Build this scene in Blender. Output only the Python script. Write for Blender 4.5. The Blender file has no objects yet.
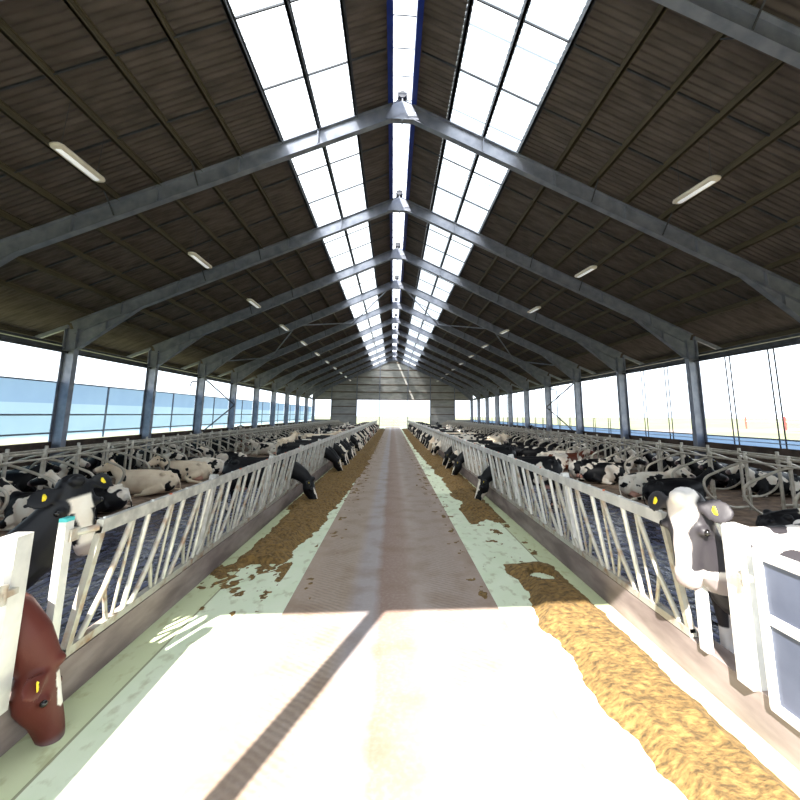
import bpy, math, random
from mathutils import Vector, Matrix, Quaternion, noise as mnoise
random.seed(7)
PI = math.pi
scene = bpy.context.scene
COL = scene.collection
V = Vector

# ------------------------------------------------------------------ mesh builder
class MB:
    def __init__(s): s.v = []; s.f = []; s.sm = []
    def add(s, vs, fs, smooth=False):
        o = len(s.v); s.v += [tuple(p) for p in vs]
        s.f += [tuple(i + o for i in f) for f in fs]; s.sm += [smooth] * len(fs)
    def box(s, c, d, rot=None):
        vs = []
        for x in (-.5, .5):
            for y in (-.5, .5):
                for z in (-.5, .5):
                    p = V((x * d[0], y * d[1], z * d[2]))
                    if rot is not None: p = rot @ p
                    vs.append(p + V(c))
        s.add(vs, [(0,1,3,2),(4,6,7,5),(0,4,5,1),(2,3,7,6),(0,2,6,4),(1,5,7,3)])
    def b6(s, x0, x1, y0, y1, z0, z1):
        s.box(((x0+x1)/2, (y0+y1)/2, (z0+z1)/2), (abs(x1-x0), abs(y1-y0), abs(z1-z0)))
    def beam(s, a, b, w, h, up=(0,0,1)):
        a, b = V(a), V(b); t = (b-a).normalized(); u = V(up); sd = t.cross(u)
        if sd.length < 1e-4: sd = t.cross(V((1,0,0)))
        sd.normalize(); u = sd.cross(t)
        vs = []
        for p in (a, b):
            for i, j in ((-1,-1),(1,-1),(1,1),(-1,1)): vs.append(p + sd*(i*w/2) + u*(j*h/2))
        s.add(vs, [(3,2,1,0),(4,5,6,7),(0,1,5,4),(1,2,6,5),(2,3,7,6),(3,0,4,7)])
    def ibeam(s, a, b, w, h, tf=.02, tw=.014, up=(0,0,1)):
        a, b = V(a), V(b); t = (b-a).normalized(); u = V(up); sd = t.cross(u).normalized(); u = sd.cross(t)
        s.beam(a + u*(h/2-tf/2), b + u*(h/2-tf/2), w, tf, up); s.beam(a - u*(h/2-tf/2), b - u*(h/2-tf/2), w, tf, up)
        s.beam(a, b, tw, h-2*tf, up)
    def tube(s, pts, r, n=8, cap=True):
        pts = [V(p) for p in pts]; rings = []; nrm = None
        for i, p in enumerate(pts):
            t = (pts[min(i+1, len(pts)-1)] - pts[max(i-1, 0)]).normalized()
            if nrm is None:
                nrm = t.cross(V((0,0,1)))
                if nrm.length < 1e-3: nrm = t.cross(V((0,1,0)))
                nrm.normalize()
            else:
                nrm = (nrm - t*nrm.dot(t)).normalized()
            bi = t.cross(nrm); rr = r[i] if isinstance(r, (list, tuple)) else r
            rings.append([p + (nrm*math.cos(k*2*PI/n) + bi*math.sin(k*2*PI/n))*rr for k in range(n)])
        vs = [q for rg in rings for q in rg]; fs = []
        for i in range(len(pts)-1):
            for k in range(n): fs.append((i*n+k, i*n+(k+1)%n, (i+1)*n+(k+1)%n, (i+1)*n+k))
        s.add(vs, fs, True)
        if cap: s.add(rings[0], [tuple(range(n-1, -1, -1))]); s.add(rings[-1], [tuple(range(n))])
    def loft(s, secs, up=(0,0,1), n=16, e=1.0):
        # secs: (point, half width, half height); closed with poles, rounded
        P = [V(q[0]) for q in secs]; rings = []
        for i, (p, w, h) in enumerate(secs):
            t = (P[min(i+1, len(P)-1)] - P[max(i-1, 0)]).normalized(); sd = V(up).cross(t).normalized(); u = t.cross(sd)
            rg = []
            for k in range(n):
                c, d = math.cos(k*2*PI/n), math.sin(k*2*PI/n)
                c = math.copysign(abs(c)**e, c); d = math.copysign(abs(d)**e, d)
                rg.append(V(p) + sd*(c*w) + u*(d*h))
            rings.append(rg)
        vs = [q for rg in rings for q in rg] + [P[0], P[-1]]; fs = []; m = len(P)
        for i in range(m-1):
            for k in range(n): fs.append((i*n+k, i*n+(k+1)%n, (i+1)*n+(k+1)%n, (i+1)*n+k))
        for k in range(n):
            fs.append((m*n, (k+1)%n, k)); fs.append((m*n+1, (m-1)*n+k, (m-1)*n+(k+1)%n))
        s.add(vs, fs, True)
    def ball(s, c, r, n=12, m=8):
        vs = [V(c)+V((0,0,r[2]))]; fs = []
        for i in range(1, m):
            for k in range(n):
                a, b = PI*i/m, 2*PI*k/n; vs.append(V(c) + V((r[0]*math.sin(a)*math.cos(b), r[1]*math.sin(a)*math.sin(b), r[2]*math.cos(a))))
        vs.append(V(c)-V((0,0,r[2])))
        for k in range(n): fs.append((0, 1+k, 1+(k+1)%n)); fs.append((len(vs)-1, 1+(m-2)*n+(k+1)%n, 1+(m-2)*n+k))
        for i in range(m-2):
            for k in range(n): fs.append((1+i*n+k, 1+(i+1)*n+k, 1+(i+1)*n+(k+1)%n, 1+i*n+(k+1)%n))
        s.add(vs, fs, True)
    def mesh(s, name):
        me = bpy.data.meshes.new(name); me.from_pydata(s.v, [], s.f)
        me.polygons.foreach_set('use_smooth', s.sm); me.update(); return me
    def build(s, name, mat, parent=None, loc=None):
        me = s.mesh(name); me.materials.append(mat); o = bpy.data.objects.new(name, me); COL.objects.link(o)
        if parent is not None: o.parent = parent
        if loc is not None: o.location = loc
        return o

def tag(o, label=None, cat=None, group=None, kind=None):
    if label: o['label'] = label
    if cat: o['category'] = cat
    if group: o['group'] = group
    if kind: o['kind'] = kind
    return o
def empty(name, loc=(0,0,0), rz=0):
    o = bpy.data.objects.new(name, None); o.empty_display_size = .1; COL.objects.link(o); o.location = loc; o.rotation_euler = (0,0,rz); return o
def copy_tree(o, parent=None):
    c = o.copy(); COL.objects.link(c)
    if parent is not None: c.parent = parent
    for ch in [q for q in o.children]: copy_tree(ch, c)
    return c
ORD = ['', 'first','second','third','fourth','fifth','sixth','seventh','eighth','ninth','tenth','eleventh','twelfth','thirteenth','fourteenth','fifteenth','sixteenth','seventeenth','eighteenth','nineteenth','twentieth']
TENS = {20:'twenty', 30:'thirty', 40:'forty', 50:'fifty'}
def ordn(n):
    if n <= 20: return ORD[n]
    if n % 10 == 0: return {30:'thirtieth', 40:'fortieth', 50:'fiftieth', 60:'sixtieth'}[n]
    return TENS[n//10*10] + '-' + ORD[n%10]

# ------------------------------------------------------------------ materials
def newmat(name):
    m = bpy.data.materials.new(name); m.use_nodes = True; nt = m.node_tree; nt.nodes.clear()
    out = nt.nodes.new('ShaderNodeOutputMaterial'); b = nt.nodes.new('ShaderNodeBsdfPrincipled'); nt.links.new(b.outputs[0], out.inputs[0])
    return m, nt, b, out
def N(nt, t, **kw):
    n = nt.nodes.new(t)
    for k, v in kw.items():
        if k in n.inputs: n.inputs[k].default_value = v
        else: setattr(n, k, v)
    return n
def rgb(r, g, b): # sRGB 0-255 -> linear
    f = lambda c: (c/255/12.92) if c/255 <= .04045 else ((c/255+.055)/1.055)**2.4
    return (f(r), f(g), f(b), 1)
def objco(nt, scale=(1,1,1), loc=(0,0,0)):
    tc = N(nt, 'ShaderNodeTexCoord'); mp = N(nt, 'ShaderNodeMapping'); mp.inputs['Scale'].default_value = scale; mp.inputs['Location'].default_value = loc
    nt.links.new(tc.outputs['Object'], mp.inputs[0]); return mp.outputs[0]
def ramp(nt, src, stops):
    r = N(nt, 'ShaderNodeValToRGB'); nt.links.new(src, r.inputs[0]); el = r.color_ramp.elements
    while len(el) < len(stops): el.new(.5)
    for e, (p, c) in zip(el, stops): e.position = p; e.color = c if len(c) == 4 else (*c, 1)
    return r.outputs[0]
def mixc(nt, fac, a, b):
    m = N(nt, 'ShaderNodeMix', data_type='RGBA')
    if hasattr(fac, 'links'): nt.links.new(fac, m.inputs['Factor'])
    else: m.inputs['Factor'].default_value = fac
    for s, i in ((a, 6), (b, 7)):
        if hasattr(s, 'links'): nt.links.new(s, m.inputs[i])
        else: m.inputs[i].default_value = s
    return m.outputs[2]
def math_(nt, op, a, b=0.0, clamp=False):
    m = N(nt, 'ShaderNodeMath', operation=op, use_clamp=clamp)
    for s, i in ((a, 0), (b, 1)):
        if hasattr(s, 'links'): nt.links.new(s, m.inputs[i])
        else: m.inputs[i].default_value = s
    return m.outputs[0]
def bump(nt, b, h, strength=.3, dist=.02):
    bp = N(nt, 'ShaderNodeBump'); bp.inputs['Strength'].default_value = strength; bp.inputs['Distance'].default_value = dist
    nt.links.new(h, bp.inputs['Height']); nt.links.new(bp.outputs[0], b.inputs['Normal'])
def noisy(name, c1, c2, scale=3, rough=.8, metal=0, bmp=.2, stretch=(1,1,1), detail=6, lo=.35, hi=.65):
    m, nt, b, _ = newmat(name); co = objco(nt, stretch)
    n = N(nt, 'ShaderNodeTexNoise', Scale=scale, Detail=detail); nt.links.new(co, n.inputs[0])
    nt.links.new(ramp(nt, n.outputs[0], [(lo, c1), (hi, c2)]), b.inputs['Base Color'])
    b.inputs['Roughness'].default_value = rough; b.inputs['Metallic'].default_value = metal
    if bmp: bump(nt, b, n.outputs[0], bmp)
    return m

M = {}
M['steel'] = noisy('painted_steel', rgb(120,125,138), rgb(146,150,162), 2.5, .42, .35, .04)
M['purlin'] = noisy('purlin_timber', rgb(88,78,58), rgb(68,60,46), 6, .7, 0, .1, (6,.3,6))
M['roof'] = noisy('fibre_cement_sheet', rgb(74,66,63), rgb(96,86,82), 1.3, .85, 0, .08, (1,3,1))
M['folded'] = noisy('folded_curtain', rgb(160,176,204), rgb(176,192,218), 3, .7, 0, .1)
M['dark'] = noisy('dark_steel', rgb(60,62,68), rgb(78,80,86), 3, .5, .3, .05)
M['galv'] = noisy('galvanised_steel', rgb(182,180,174), rgb(218,215,208), 9, .38, .45, .05, (1,1,1))
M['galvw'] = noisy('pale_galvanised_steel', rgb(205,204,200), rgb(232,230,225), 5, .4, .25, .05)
M['rust'] = noisy('rusty_galvanised_pipe', rgb(186,182,172), rgb(150,118,92), 7, .5, .35, .08, lo=.5, hi=.72)
M['stall'] = noisy('stall_pipe', rgb(176,168,152), rgb(206,200,188), 6, .45, .35, .05)
M['blue'] = noisy('blue_flashing', rgb(18,40,120), rgb(26,52,140), 2, .35, 0, .02)
M['concrete'] = noisy('concrete', rgb(120,112,105), rgb(150,143,136), 2.2, .9, 0, .25)
M['dirty'] = noisy('dirty_concrete', rgb(62,50,42), rgb(88,74,64), 2.2, .9, 0, .25)
M['kerb'] = noisy('kerb_concrete', rgb(112,98,94), rgb(152,138,132), 5, .85, 0, .35, (1,.25,1))
M['panel'] = noisy('grey_cladding', rgb(150,150,146), rgb(172,171,166), .8, .7, 0, .05, (1,1,4))
M['girt'] = noisy('brown_girt', rgb(96,80,66), rgb(112,94,78), 3, .7)
M['lamp_body'] = noisy('lamp_housing', rgb(222,212,196), rgb(236,228,214), 3, .5)
M['yellow'] = noisy('yellow_plastic', rgb(235,205,25), rgb(245,222,50), 3, .5)
M['teal'] = noisy('teal_plastic', rgb(60,175,180), rgb(90,200,200), 3, .5)
M['redcap'] = noisy('orange_plastic_cap', rgb(225,110,70), rgb(240,140,95), 3, .5)
M['collar'] = noisy('white_strap', rgb(225,225,220), rgb(240,240,235), 3, .7)
M['gatepanel'] = noisy('grey_gate_board', rgb(74,80,98), rgb(92,98,116), 2.0, .55, 0, .05)
M['redpaint'] = noisy('red_paint', rgb(190,60,55), rgb(205,80,70), 3, .5)
M['eye'] = noisy('eye', rgb(12,10,10), rgb(18,14,12), 3, .12)
M['wood'] = noisy('boards', rgb(120,96,72), rgb(140,112,86), 3, .8)
m, nt, b, _ = newmat('lamp_diffuser'); b.inputs['Base Color'].default_value = rgb(235,238,240); b.inputs['Roughness'].default_value = .3
b.inputs['Emission Color'].default_value = (1,1,1,1); b.inputs['Emission Strength'].default_value = .22; M['diffuser'] = m

def translucent(name, c, transp=.1, rough=.6, noise_s=1.0, c2=None, lap=0):
    m = bpy.data.materials.new(name); m.use_nodes = True; nt = m.node_tree; nt.nodes.clear()
    out = N(nt, 'ShaderNodeOutputMaterial'); tr = N(nt, 'ShaderNodeBsdfTranslucent'); df = N(nt, 'ShaderNodeBsdfDiffuse'); tp = N(nt, 'ShaderNodeBsdfTransparent')
    co = objco(nt); n = N(nt, 'ShaderNodeTexNoise', Scale=noise_s, Detail=4); nt.links.new(co, n.inputs[0])
    col = ramp(nt, n.outputs[0], [(.3, c), (.7, c2 or c)])
    if lap:
        sy = N(nt, 'ShaderNodeSeparateXYZ'); nt.links.new(co, sy.inputs[0])
        fr = math_(nt, 'LESS_THAN', math_(nt, 'FRACT', math_(nt, 'DIVIDE', sy.outputs[1], lap)), .045)
        col = mixc(nt, math_(nt, 'MULTIPLY', fr, .6), col, rgb(90,94,96))
    for s in (tr, df): nt.links.new(col, s.inputs['Color'])
    a = N(nt, 'ShaderNodeMixShader'); a.inputs[0].default_value = .8; nt.links.new(df.outputs[0], a.inputs[1]); nt.links.new(tr.outputs[0], a.inputs[2])
    d = N(nt, 'ShaderNodeMixShader'); d.inputs[0].default_value = transp; nt.links.new(a.outputs[0], d.inputs[1]); nt.links.new(tp.outputs[0], d.inputs[2])
    nt.links.new(d.outputs[0], out.inputs[0]); return m
M['skylight'] = translucent('frosted_roof_light', rgb(196,202,206), .05, c2=rgb(214,219,222), lap=.95)
M['ridge'] = translucent('ridge_cap_sheet', rgb(228,234,240), .3)
M['curtain'] = translucent('blue_wind_curtain', rgb(134,162,198), .02, noise_s=.6, c2=rgb(142,170,204))
M['curtain_lo'] = translucent('pale_wind_curtain', rgb(160,188,212), .03, noise_s=.6, c2=rgb(168,196,218))

# drive alley floor: bands across x, tyre marks, dirt
m, nt, b, _ = newmat('drive_alley_concrete')
co = objco(nt); sx = N(nt, 'ShaderNodeSeparateXYZ'); nt.links.new(co, sx.inputs[0]); X, Y = sx.outputs[0], sx.outputs[1]
nz = N(nt, 'ShaderNodeTexNoise', Scale=2.0, Detail=8); nt.links.new(co, nz.inputs[0])
nf = N(nt, 'ShaderNodeTexNoise', Scale=22.0, Detail=5); nt.links.new(co, nf.inputs[0])
Xw = math_(nt, 'ADD', X, math_(nt, 'MULTIPLY', math_(nt, 'SUBTRACT', nz.outputs[0], .5), .10))
band = math_(nt, 'DIVIDE', math_(nt, 'ADD', Xw, 1.5), 2.8)
road = ramp(nt, band, [(.0, rgb(158,138,122)), (.27, rgb(160,143,128)), (.33, rgb(154,145,145)), (.40, rgb(156,147,146)), (.44, rgb(138,114,102)), (.56, rgb(148,126,114)), (.62, rgb(162,146,136)), (.95, rgb(156,138,126)), (1, rgb(148,126,110))])  # pale bluish stops left of centre paint reflected sunlight into the road colour
tw = N(nt, 'ShaderNodeTexWave', Scale=3.2, Distortion=3.0, Detail=2.0, bands_direction='DIAGONAL'); nt.links.new(objco(nt, (1.6,2.4,1)), tw.inputs[0])
trk = ramp(nt, band, [(.05, (0,0,0)), (.12, (1,1,1)), (.25, (1,1,1)), (.32, (0,0,0)), (.62, (0,0,0)), (.70, (1,1,1)), (.84, (1,1,1)), (.9, (0,0,0))])
road = mixc(nt, math_(nt, 'MULTIPLY', math_(nt, 'MULTIPLY', tw.outputs[1], trk), .4), road, rgb(112,94,84))
road = mixc(nt, math_(nt, 'MULTIPLY', ramp(nt, nf.outputs[0], [(.45,(0,0,0)),(.75,(1,1,1))]), .25), road, rgb(182,172,166))
road = mixc(nt, math_(nt, 'MULTIPLY', ramp(nt, nz.outputs[0], [(.46,(0,0,0)),(.70,(1,1,1))]), .45), road, rgb(118,92,66))
mint = ramp(nt, nz.outputs[0], [(.3, rgb(204,216,186)), (.7, rgb(216,224,200))])
edge = ramp(nt, math_(nt, 'DIVIDE', math_(nt, 'ABSOLUTE', math_(nt,'ADD', X, .1)), 3), [(.795,(0,0,0)), (.805,(1,1,1))])
mint = mixc(nt, math_(nt, 'MULTIPLY', edge, .6), mint, rgb(176,182,130))
grv = math_(nt, 'LESS_THAN', math_(nt, 'ABSOLUTE', math_(nt, 'SUBTRACT', math_(nt,'ABSOLUTE', math_(nt,'ADD', X, .1)), 2.4)), .012)
mint = mixc(nt, math_(nt, 'MULTIPLY', grv, .7), mint, rgb(96,92,62))
stn = N(nt, 'ShaderNodeTexNoise', Scale=7.0, Detail=7); nt.links.new(objco(nt, (1,.6,1)), stn.inputs[0])
mint = mixc(nt, math_(nt, 'MULTIPLY', ramp(nt, stn.outputs[0], [(.56,(0,0,0)),(.66,(1,1,1))]), .45), mint, rgb(150,146,104))
isroad = math_(nt, 'MULTIPLY', math_(nt, 'GREATER_THAN', X, -1.46), math_(nt, 'LESS_THAN', X, 1.21))
nt.links.new(mixc(nt, isroad, mint, road), b.inputs['Base Color']); b.inputs['Roughness'].default_value = .75
bump(nt, b, nf.outputs[0], .12, .01); M['alley'] = m

# slatted cow alley: dark wet slats, sky highlights painted in as pale blue patches
m, nt, b, _ = newmat('wet_slatted_floor')
co = objco(nt); sx = N(nt, 'ShaderNodeSeparateXYZ'); nt.links.new(co, sx.inputs[0])
nz = N(nt, 'ShaderNodeTexNoise', Scale=5.0, Detail=8); nt.links.new(co, nz.inputs[0])
saw = math_(nt, 'FRACT', math_(nt, 'MULTIPLY', sx.outputs[0], 5.5))
gap = math_(nt, 'GREATER_THAN', saw, .78)
nt.links.new(mixc(nt, gap, ramp(nt, nz.outputs[0], [(.35, rgb(26,28,42)), (.7, rgb(104,110,142))]), rgb(12,11,12)), b.inputs['Base Color'])
nt.links.new(ramp(nt, nz.outputs[0], [(.4, (.08,)*3), (.6, (.4,)*3)]), b.inputs['Roughness'])
bump(nt, b, math_(nt, 'SUBTRACT', nz.outputs[0], math_(nt, 'MULTIPLY', gap, .8)), .6, .03); M['slats'] = m

M['bedding'] = noisy('sawdust_bedding', rgb(98,80,66), rgb(146,122,102), 4, .95, 0, .6, detail=9)
M['feed'] = noisy('silage', rgb(70,54,27), rgb(138,108,60), 16, .95, 0, 1.0, (1,1.6,1), 9, .3, .68)
M['grass'] = noisy('grass_field', rgb(92,98,66), rgb(118,120,86), .08, .95, 0, 0, (1,1,1), 6)
M['path'] = noisy('pale_track', rgb(122,110,98), rgb(136,122,110), .3, .95, 0, 0)

def coatmat(name, seed, thr, dark, white=(232,224,210), blaze=1, scale=1.7):
    m, nt, b, _ = newmat(name)
    co = objco(nt, (1,1,1), (seed*3.17, seed*1.91, seed*.73))
    n = N(nt, 'ShaderNodeTexNoise', Scale=scale, Detail=2.5, Roughness=.45); nt.links.new(co, n.inputs[0])
    at = N(nt, 'ShaderNodeAttribute', attribute_name='mask'); sp = N(nt, 'ShaderNodeSeparateColor'); nt.links.new(at.outputs['Color'], sp.inputs[0])
    ab = N(nt, 'ShaderNodeAttribute', attribute_name='blaze')
    if thr is None: w = ab.outputs['Fac']
    else:
        w = math_(nt, 'ADD', n.outputs[0], math_(nt, 'MULTIPLY', ab.outputs['Fac'], .5*blaze))
        w = ramp(nt, w, [(thr-.008, (0,0,0)), (thr+.008, (1,1,1))])
    nf = N(nt, 'ShaderNodeTexNoise', Scale=40, Detail=3); nt.links.new(objco(nt, (1,1,1)), nf.inputs[0])
    nl = N(nt, 'ShaderNodeTexNoise', Scale=3.5, Detail=4); nt.links.new(objco(nt, (1,1,1)), nl.inputs[0])
    wh = mixc(nt, math_(nt,'MULTIPLY', ramp(nt, nl.outputs[0], [(.45,(0,0,0)),(.75,(1,1,1))]), .5), rgb(*white), rgb(196,166,134))
    c = mixc(nt, w, rgb(*dark), wh)
    c = mixc(nt, math_(nt, 'MULTIPLY', sp.outputs[0], .85), c, rgb(226,168,150))
    c = mixc(nt, sp.outputs[1], c, rgb(70,60,52)); c = mixc(nt, math_(nt, 'MULTIPLY', sp.outputs[2], .8), c, rgb(108,92,94))
    nt.links.new(c, b.inputs['Base Color']); b.inputs['Roughness'].default_value = .5; b.inputs['Specular IOR Level'].default_value = .3
    bump(nt, b, nf.outputs[0], .15, .01); return m
BLK = (7,7,12)
COATS = [ # material, words
 (coatmat('coat_black', 1.0, .72, BLK, blaze=.35), 'nearly all black'),
 (coatmat('coat_black_blaze', 2.0, .60, BLK), 'mostly black, white-blazed'),
 (coatmat('coat_patched', 3.3, .50, BLK, scale=1.9), 'black and white patched'),
 (coatmat('coat_patched_fine', 4.1, .515, BLK, scale=2.6), 'black and white mottled'),
 (coatmat('coat_white', 5.2, .40, BLK, scale=2.6), 'mostly white, black-spotted'),
 (coatmat('coat_cream', 6.4, .36, BLK, (232,214,188)), 'cream white'),
 (coatmat('coat_red', 7.7, .50, (110,56,36)), 'red-brown and white'),
]
HERO = coatmat('coat_painted', 1.0, None, (8,9,15)); HEROGREY = coatmat('coat_painted_grey', 1.0, None, (46,43,46), (222,216,212)); HEROBROWN = coatmat('coat_painted_brown', 1.0, None, (86,38,30), (236,232,228))

# ------------------------------------------------------------------ cow bodies
def head_parts(mb, poll, ax, up, hero=False, hs=1.0):
    poll, a = V(poll), V(ax).normalized(); u = V(up); u = (u - a*u.dot(a)).normalized(); s = a.cross(u); k_ = hs
    prof = [(-.07,.07,.06,.00),(-.03,.105,.10,.01),(.05,.135,.13,.005),(.13,.150,.14,0),(.20,.142,.14,0),(.28,.112,.122,.002),(.36,.088,.10,.004),(.44,.080,.084,.002),(.50,.086,.076,-.004),(.545,.078,.062,-.012),(.57,.045,.035,-.03)]
    mb.loft([(poll + (a*t + u*(-h+.05+o))*k_, w*k_, h*k_) for t, w, h, o in prof], up=u, n=18, e=.9)
    mb.loft([(poll + (a*t + u*z)*k_, w*k_, h*k_) for t, w, h, z in [(.05,.02,.02,-.17),(.12,.09,.07,-.15),(.2,.095,.07,-.145),(.32,.06,.05,-.125),(.44,.05,.04,-.10),(.53,.045,.03,-.085),(.555,.02,.015,-.08)]], up=u, n=12)
    mb.ball(poll + (a*(-.03) + u*.045)*k_, (.06*k_,.06*k_,.05*k_))
    info = {}
    for k in (-1, 1):
        e = poll + (a*.175 + s*(k*.126) + u*(-.012))*k_
        mb.ball(e, (.042*k_,.042*k_,.036*k_)); info['eye%d' % k] = (e + (s*(k*.026) + a*.004 + u*.006)*k_)
        mb.ball(poll + (a*.53 + s*(k*.05) + u*(-.015))*k_, (.026*k_,.026*k_,.026*k_))
        b0 = poll + (a*.015 + s*(k*.105) + u*(-.01))*k_; d = (s*k + a*.12 - u*.18).normalized(); L = .205*k_
        th = (.016 if hero else .024)
        fl = (u*1.0 + a*-.35).normalized()
        mb.loft([(b0 + d*(L*t) - u*(.02*t*t), w*k_, h) for t, w, h in [(-.08,.03,.03),(.1,.040,.03),(.3,.074,th+.004),(.52,.090,th),(.75,.080,th),(.92,.048,th*.8),(1.0,.012,.006)]], up=fl, n=12)
        info['ear%d' % k] = b0 + d*(L*.5) - u*.012; info['earfl'] = fl
    info.update(poll=poll, a=a, u=u, s=s, hs=k_); return info

def leg(mb, pts):
    mb.loft([(p, w, h) for p, w, h in pts], up=(1,0,0), n=12)

def cow_mesh(name, pose, voxel=.024, paint=None, hero=False, neck=None, head=None, hs=1.0):
    mb = MB()
    if pose != 'lying':
        z = .0
        mb.loft([((x,0,zc), w, h) for x, zc, w, h in [(-.90,1.22,.05,.06),(-.87,1.18,.16,.19),(-.80,1.15,.235,.26),(-.62,1.12,.275,.31),(-.35,1.07,.30,.345),(-.05,1.02,.345,.385),(.25,1.02,.335,.385),(.5,1.05,.275,.37),(.68,1.09,.215,.335),(.82,1.10,.15,.26),(.9,1.10,.08,.16)]], n=20, e=.88)
        mb.loft([((x,0,zz), .05, .05) for x, zz in [(-.78,1.39),(-.4,1.395),(0,1.385),(.4,1.40),(.62,1.41)]], n=8)
        for k in (-1,1):
            mb.ball((-.58,k*.235,1.335), (.09,.06,.06)); mb.ball((-.84,k*.13,1.27), (.06,.05,.06))
            leg(mb, [((.58,k*.14,1.15),.12,.17),((.60,k*.19,.95),.10,.16),((.585,k*.185,.76),.07,.105),((.60,k*.18,.60),.05,.062),((.61,k*.175,.44),.05,.056),((.605,k*.175,.36),.036,.038),((.60,k*.175,.20),.032,.034),((.61,k*.175,.12),.044,.048),((.625,k*.175,.055),.05,.06),((.64,k*.175,.005),.056,.075)])
            leg(mb, [((-.62,k*.15,1.2),.13,.22),((-.60,k*.19,1.0),.13,.215),((-.56,k*.215,.82),.10,.165),((-.66,k*.205,.66),.062,.10),((-.755,k*.195,.54),.045,.065),((-.76,k*.19,.47),.042,.055),((-.735,k*.185,.33),.034,.038),((-.72,k*.185,.16),.036,.04),((-.705,k*.185,.10),.045,.05),((-.68,k*.185,.045),.05,.062),((-.665,k*.185,.005),.056,.075)])
        mb.loft([((-.66,0,.82),.12,.10),((-.55,0,.68),.15,.14),((-.42,0,.66),.14,.13),((-.25,0,.72),.08,.08)][::1], n=12)
        for i in (-1,1):
            for j in (-.58,-.42): mb.loft([((j,i*.07,.60),.022,.022),((j,i*.075,.51),.02,.02),((j,i*.075,.49),.01,.01)], up=(1,0,0), n=8)
        mb.tube([(-.84,0,1.36),(-.93,0,1.28),(-.95,.01,1.05),(-.94,.02,.8),(-.93,.02,.62),(-.93,.02,.46)], [.04,.032,.024,.022,.04,.015], 8)
        nk = neck or {'stand': [((.55,0,1.16),.20,.30),((.80,0,1.24),.15,.24),((1.02,0,1.36),.115,.185),((1.2,0,1.47),.10,.145),((1.3,0,1.53),.085,.10)],
              'feed': [((.5,0,1.14),.20,.31),((.76,0,1.14),.16,.26),((1.0,0,1.06),.135,.215),((1.18,0,.94),.12,.18),((1.30,0,.82),.105,.15),((1.36,0,.76),.09,.12)]}[pose]
        hd = head or {'stand': ((1.33,0,1.60),(.72,0,-.66),(.5,0,.8)), 'feed': ((1.40,0,.82),(.26,0,-.96),(.95,0,.3))}[pose]
    else:
        mb.loft([((x,y,zc), w, h) for x, y, zc, w, h in [(-.92,.04,.36,.06,.07),(-.88,.04,.38,.17,.2),(-.78,.03,.38,.25,.28),(-.58,.02,.39,.32,.34),(-.3,0,.39,.37,.36),(0,0,.40,.41,.375),(.28,0,.41,.38,.37),(.52,0,.42,.31,.35),(.7,0,.45,.235,.31),(.82,0,.47,.16,.24),(.9,0,.48,.08,.15)]], n=20, e=.88)
        mb.loft([((x,0,zz), .05, .05) for x, zz in [(-.74,.66),(-.4,.73),(0,.755),(.4,.755),(.6,.75)]], n=8)
        for k in (-1,1):
            mb.ball((-.56,k*.22,.68), (.09,.07,.06)); mb.ball((-.82,k*.12,.60), (.06,.05,.05))
        # near hind leg thrown out sideways, other folded under
        leg(mb, [((-.6,.16,.42),.16,.26),((-.42,.34,.30),.13,.2),((-.22,.44,.16),.10,.11),((-.38,.50,.10),.07,.07),((-.62,.52,.07),.05,.055),((-.80,.52,.055),.05,.05),((-.90,.52,.045),.05,.04)])
        leg(mb, [((-.55,-.2,.35),.13,.22),((-.35,-.30,.2),.11,.16),((-.1,-.36,.10),.08,.08),((-.05,-.38,.07),.05,.05),((.15,-.38,.05),.045,.04)])
        for k in (-1,1):
            leg(mb, [((.55,k*.2,.36),.12,.18),((.62,k*.27,.2),.09,.12),((.82,k*.27,.10),.065,.07),((.90,k*.26,.07),.055,.055),((.72,k*.24,.05),.045,.04),((.5,k*.22,.045),.045,.04)])
        mb.ball((-.55,.22,.16), (.17,.15,.12))
        mb.tube([(-.84,.02,.6),(-.95,.03,.5),(-1.0,.08,.3),(-1.0,.16,.1),(-.98,.3,.05),(-.95,.42,.04)], [.04,.032,.024,.022,.03,.015], 8)
        nk = neck or [((.5,0,.50),.20,.28),((.74,0,.60),.15,.22),((.92,0,.75),.115,.17),((1.05,0,.90),.10,.135),((1.12,0,.98),.085,.10)]
        hd = head or ((1.13,0,1.03),(.86,0,-.42),(.35,0,.9))
    mb.loft(nk, up=(0,0,1) if abs((V(nk[-1][0])-V(nk[0][0])).normalized().z) < .93 else (1,0,0), n=16, e=.92)
    info = head_parts(mb, *hd, hero=hero, hs=hs)
    raw = mb.mesh(name + '_raw'); t = bpy.data.objects.new('tmp', raw); COL.objects.link(t)
    r = t.modifiers.new('r', 'REMESH'); r.mode = 'VOXEL'; r.voxel_size = voxel; r.use_smooth_shade = True
    sm = t.modifiers.new('s', 'SMOOTH'); sm.factor = .5; sm.iterations = 3 if voxel > .02 else 5
    dg = bpy.context.evaluated_depsgraph_get(); dg.update()
    me = bpy.data.meshes.new_from_object(t.evaluated_get(dg)); me.name = name
    bpy.data.objects.remove(t); bpy.data.meshes.remove(raw); me.materials.clear()
    for p in me.polygons: p.use_smooth = True
    me.color_attributes.new('mask', 'FLOAT_COLOR', 'POINT'); me.attributes.new('blaze', 'FLOAT', 'POINT'); mkv = []; blv = []
    P, A, U, S = info['poll'], info['a'], info['u'], info['s']
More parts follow.
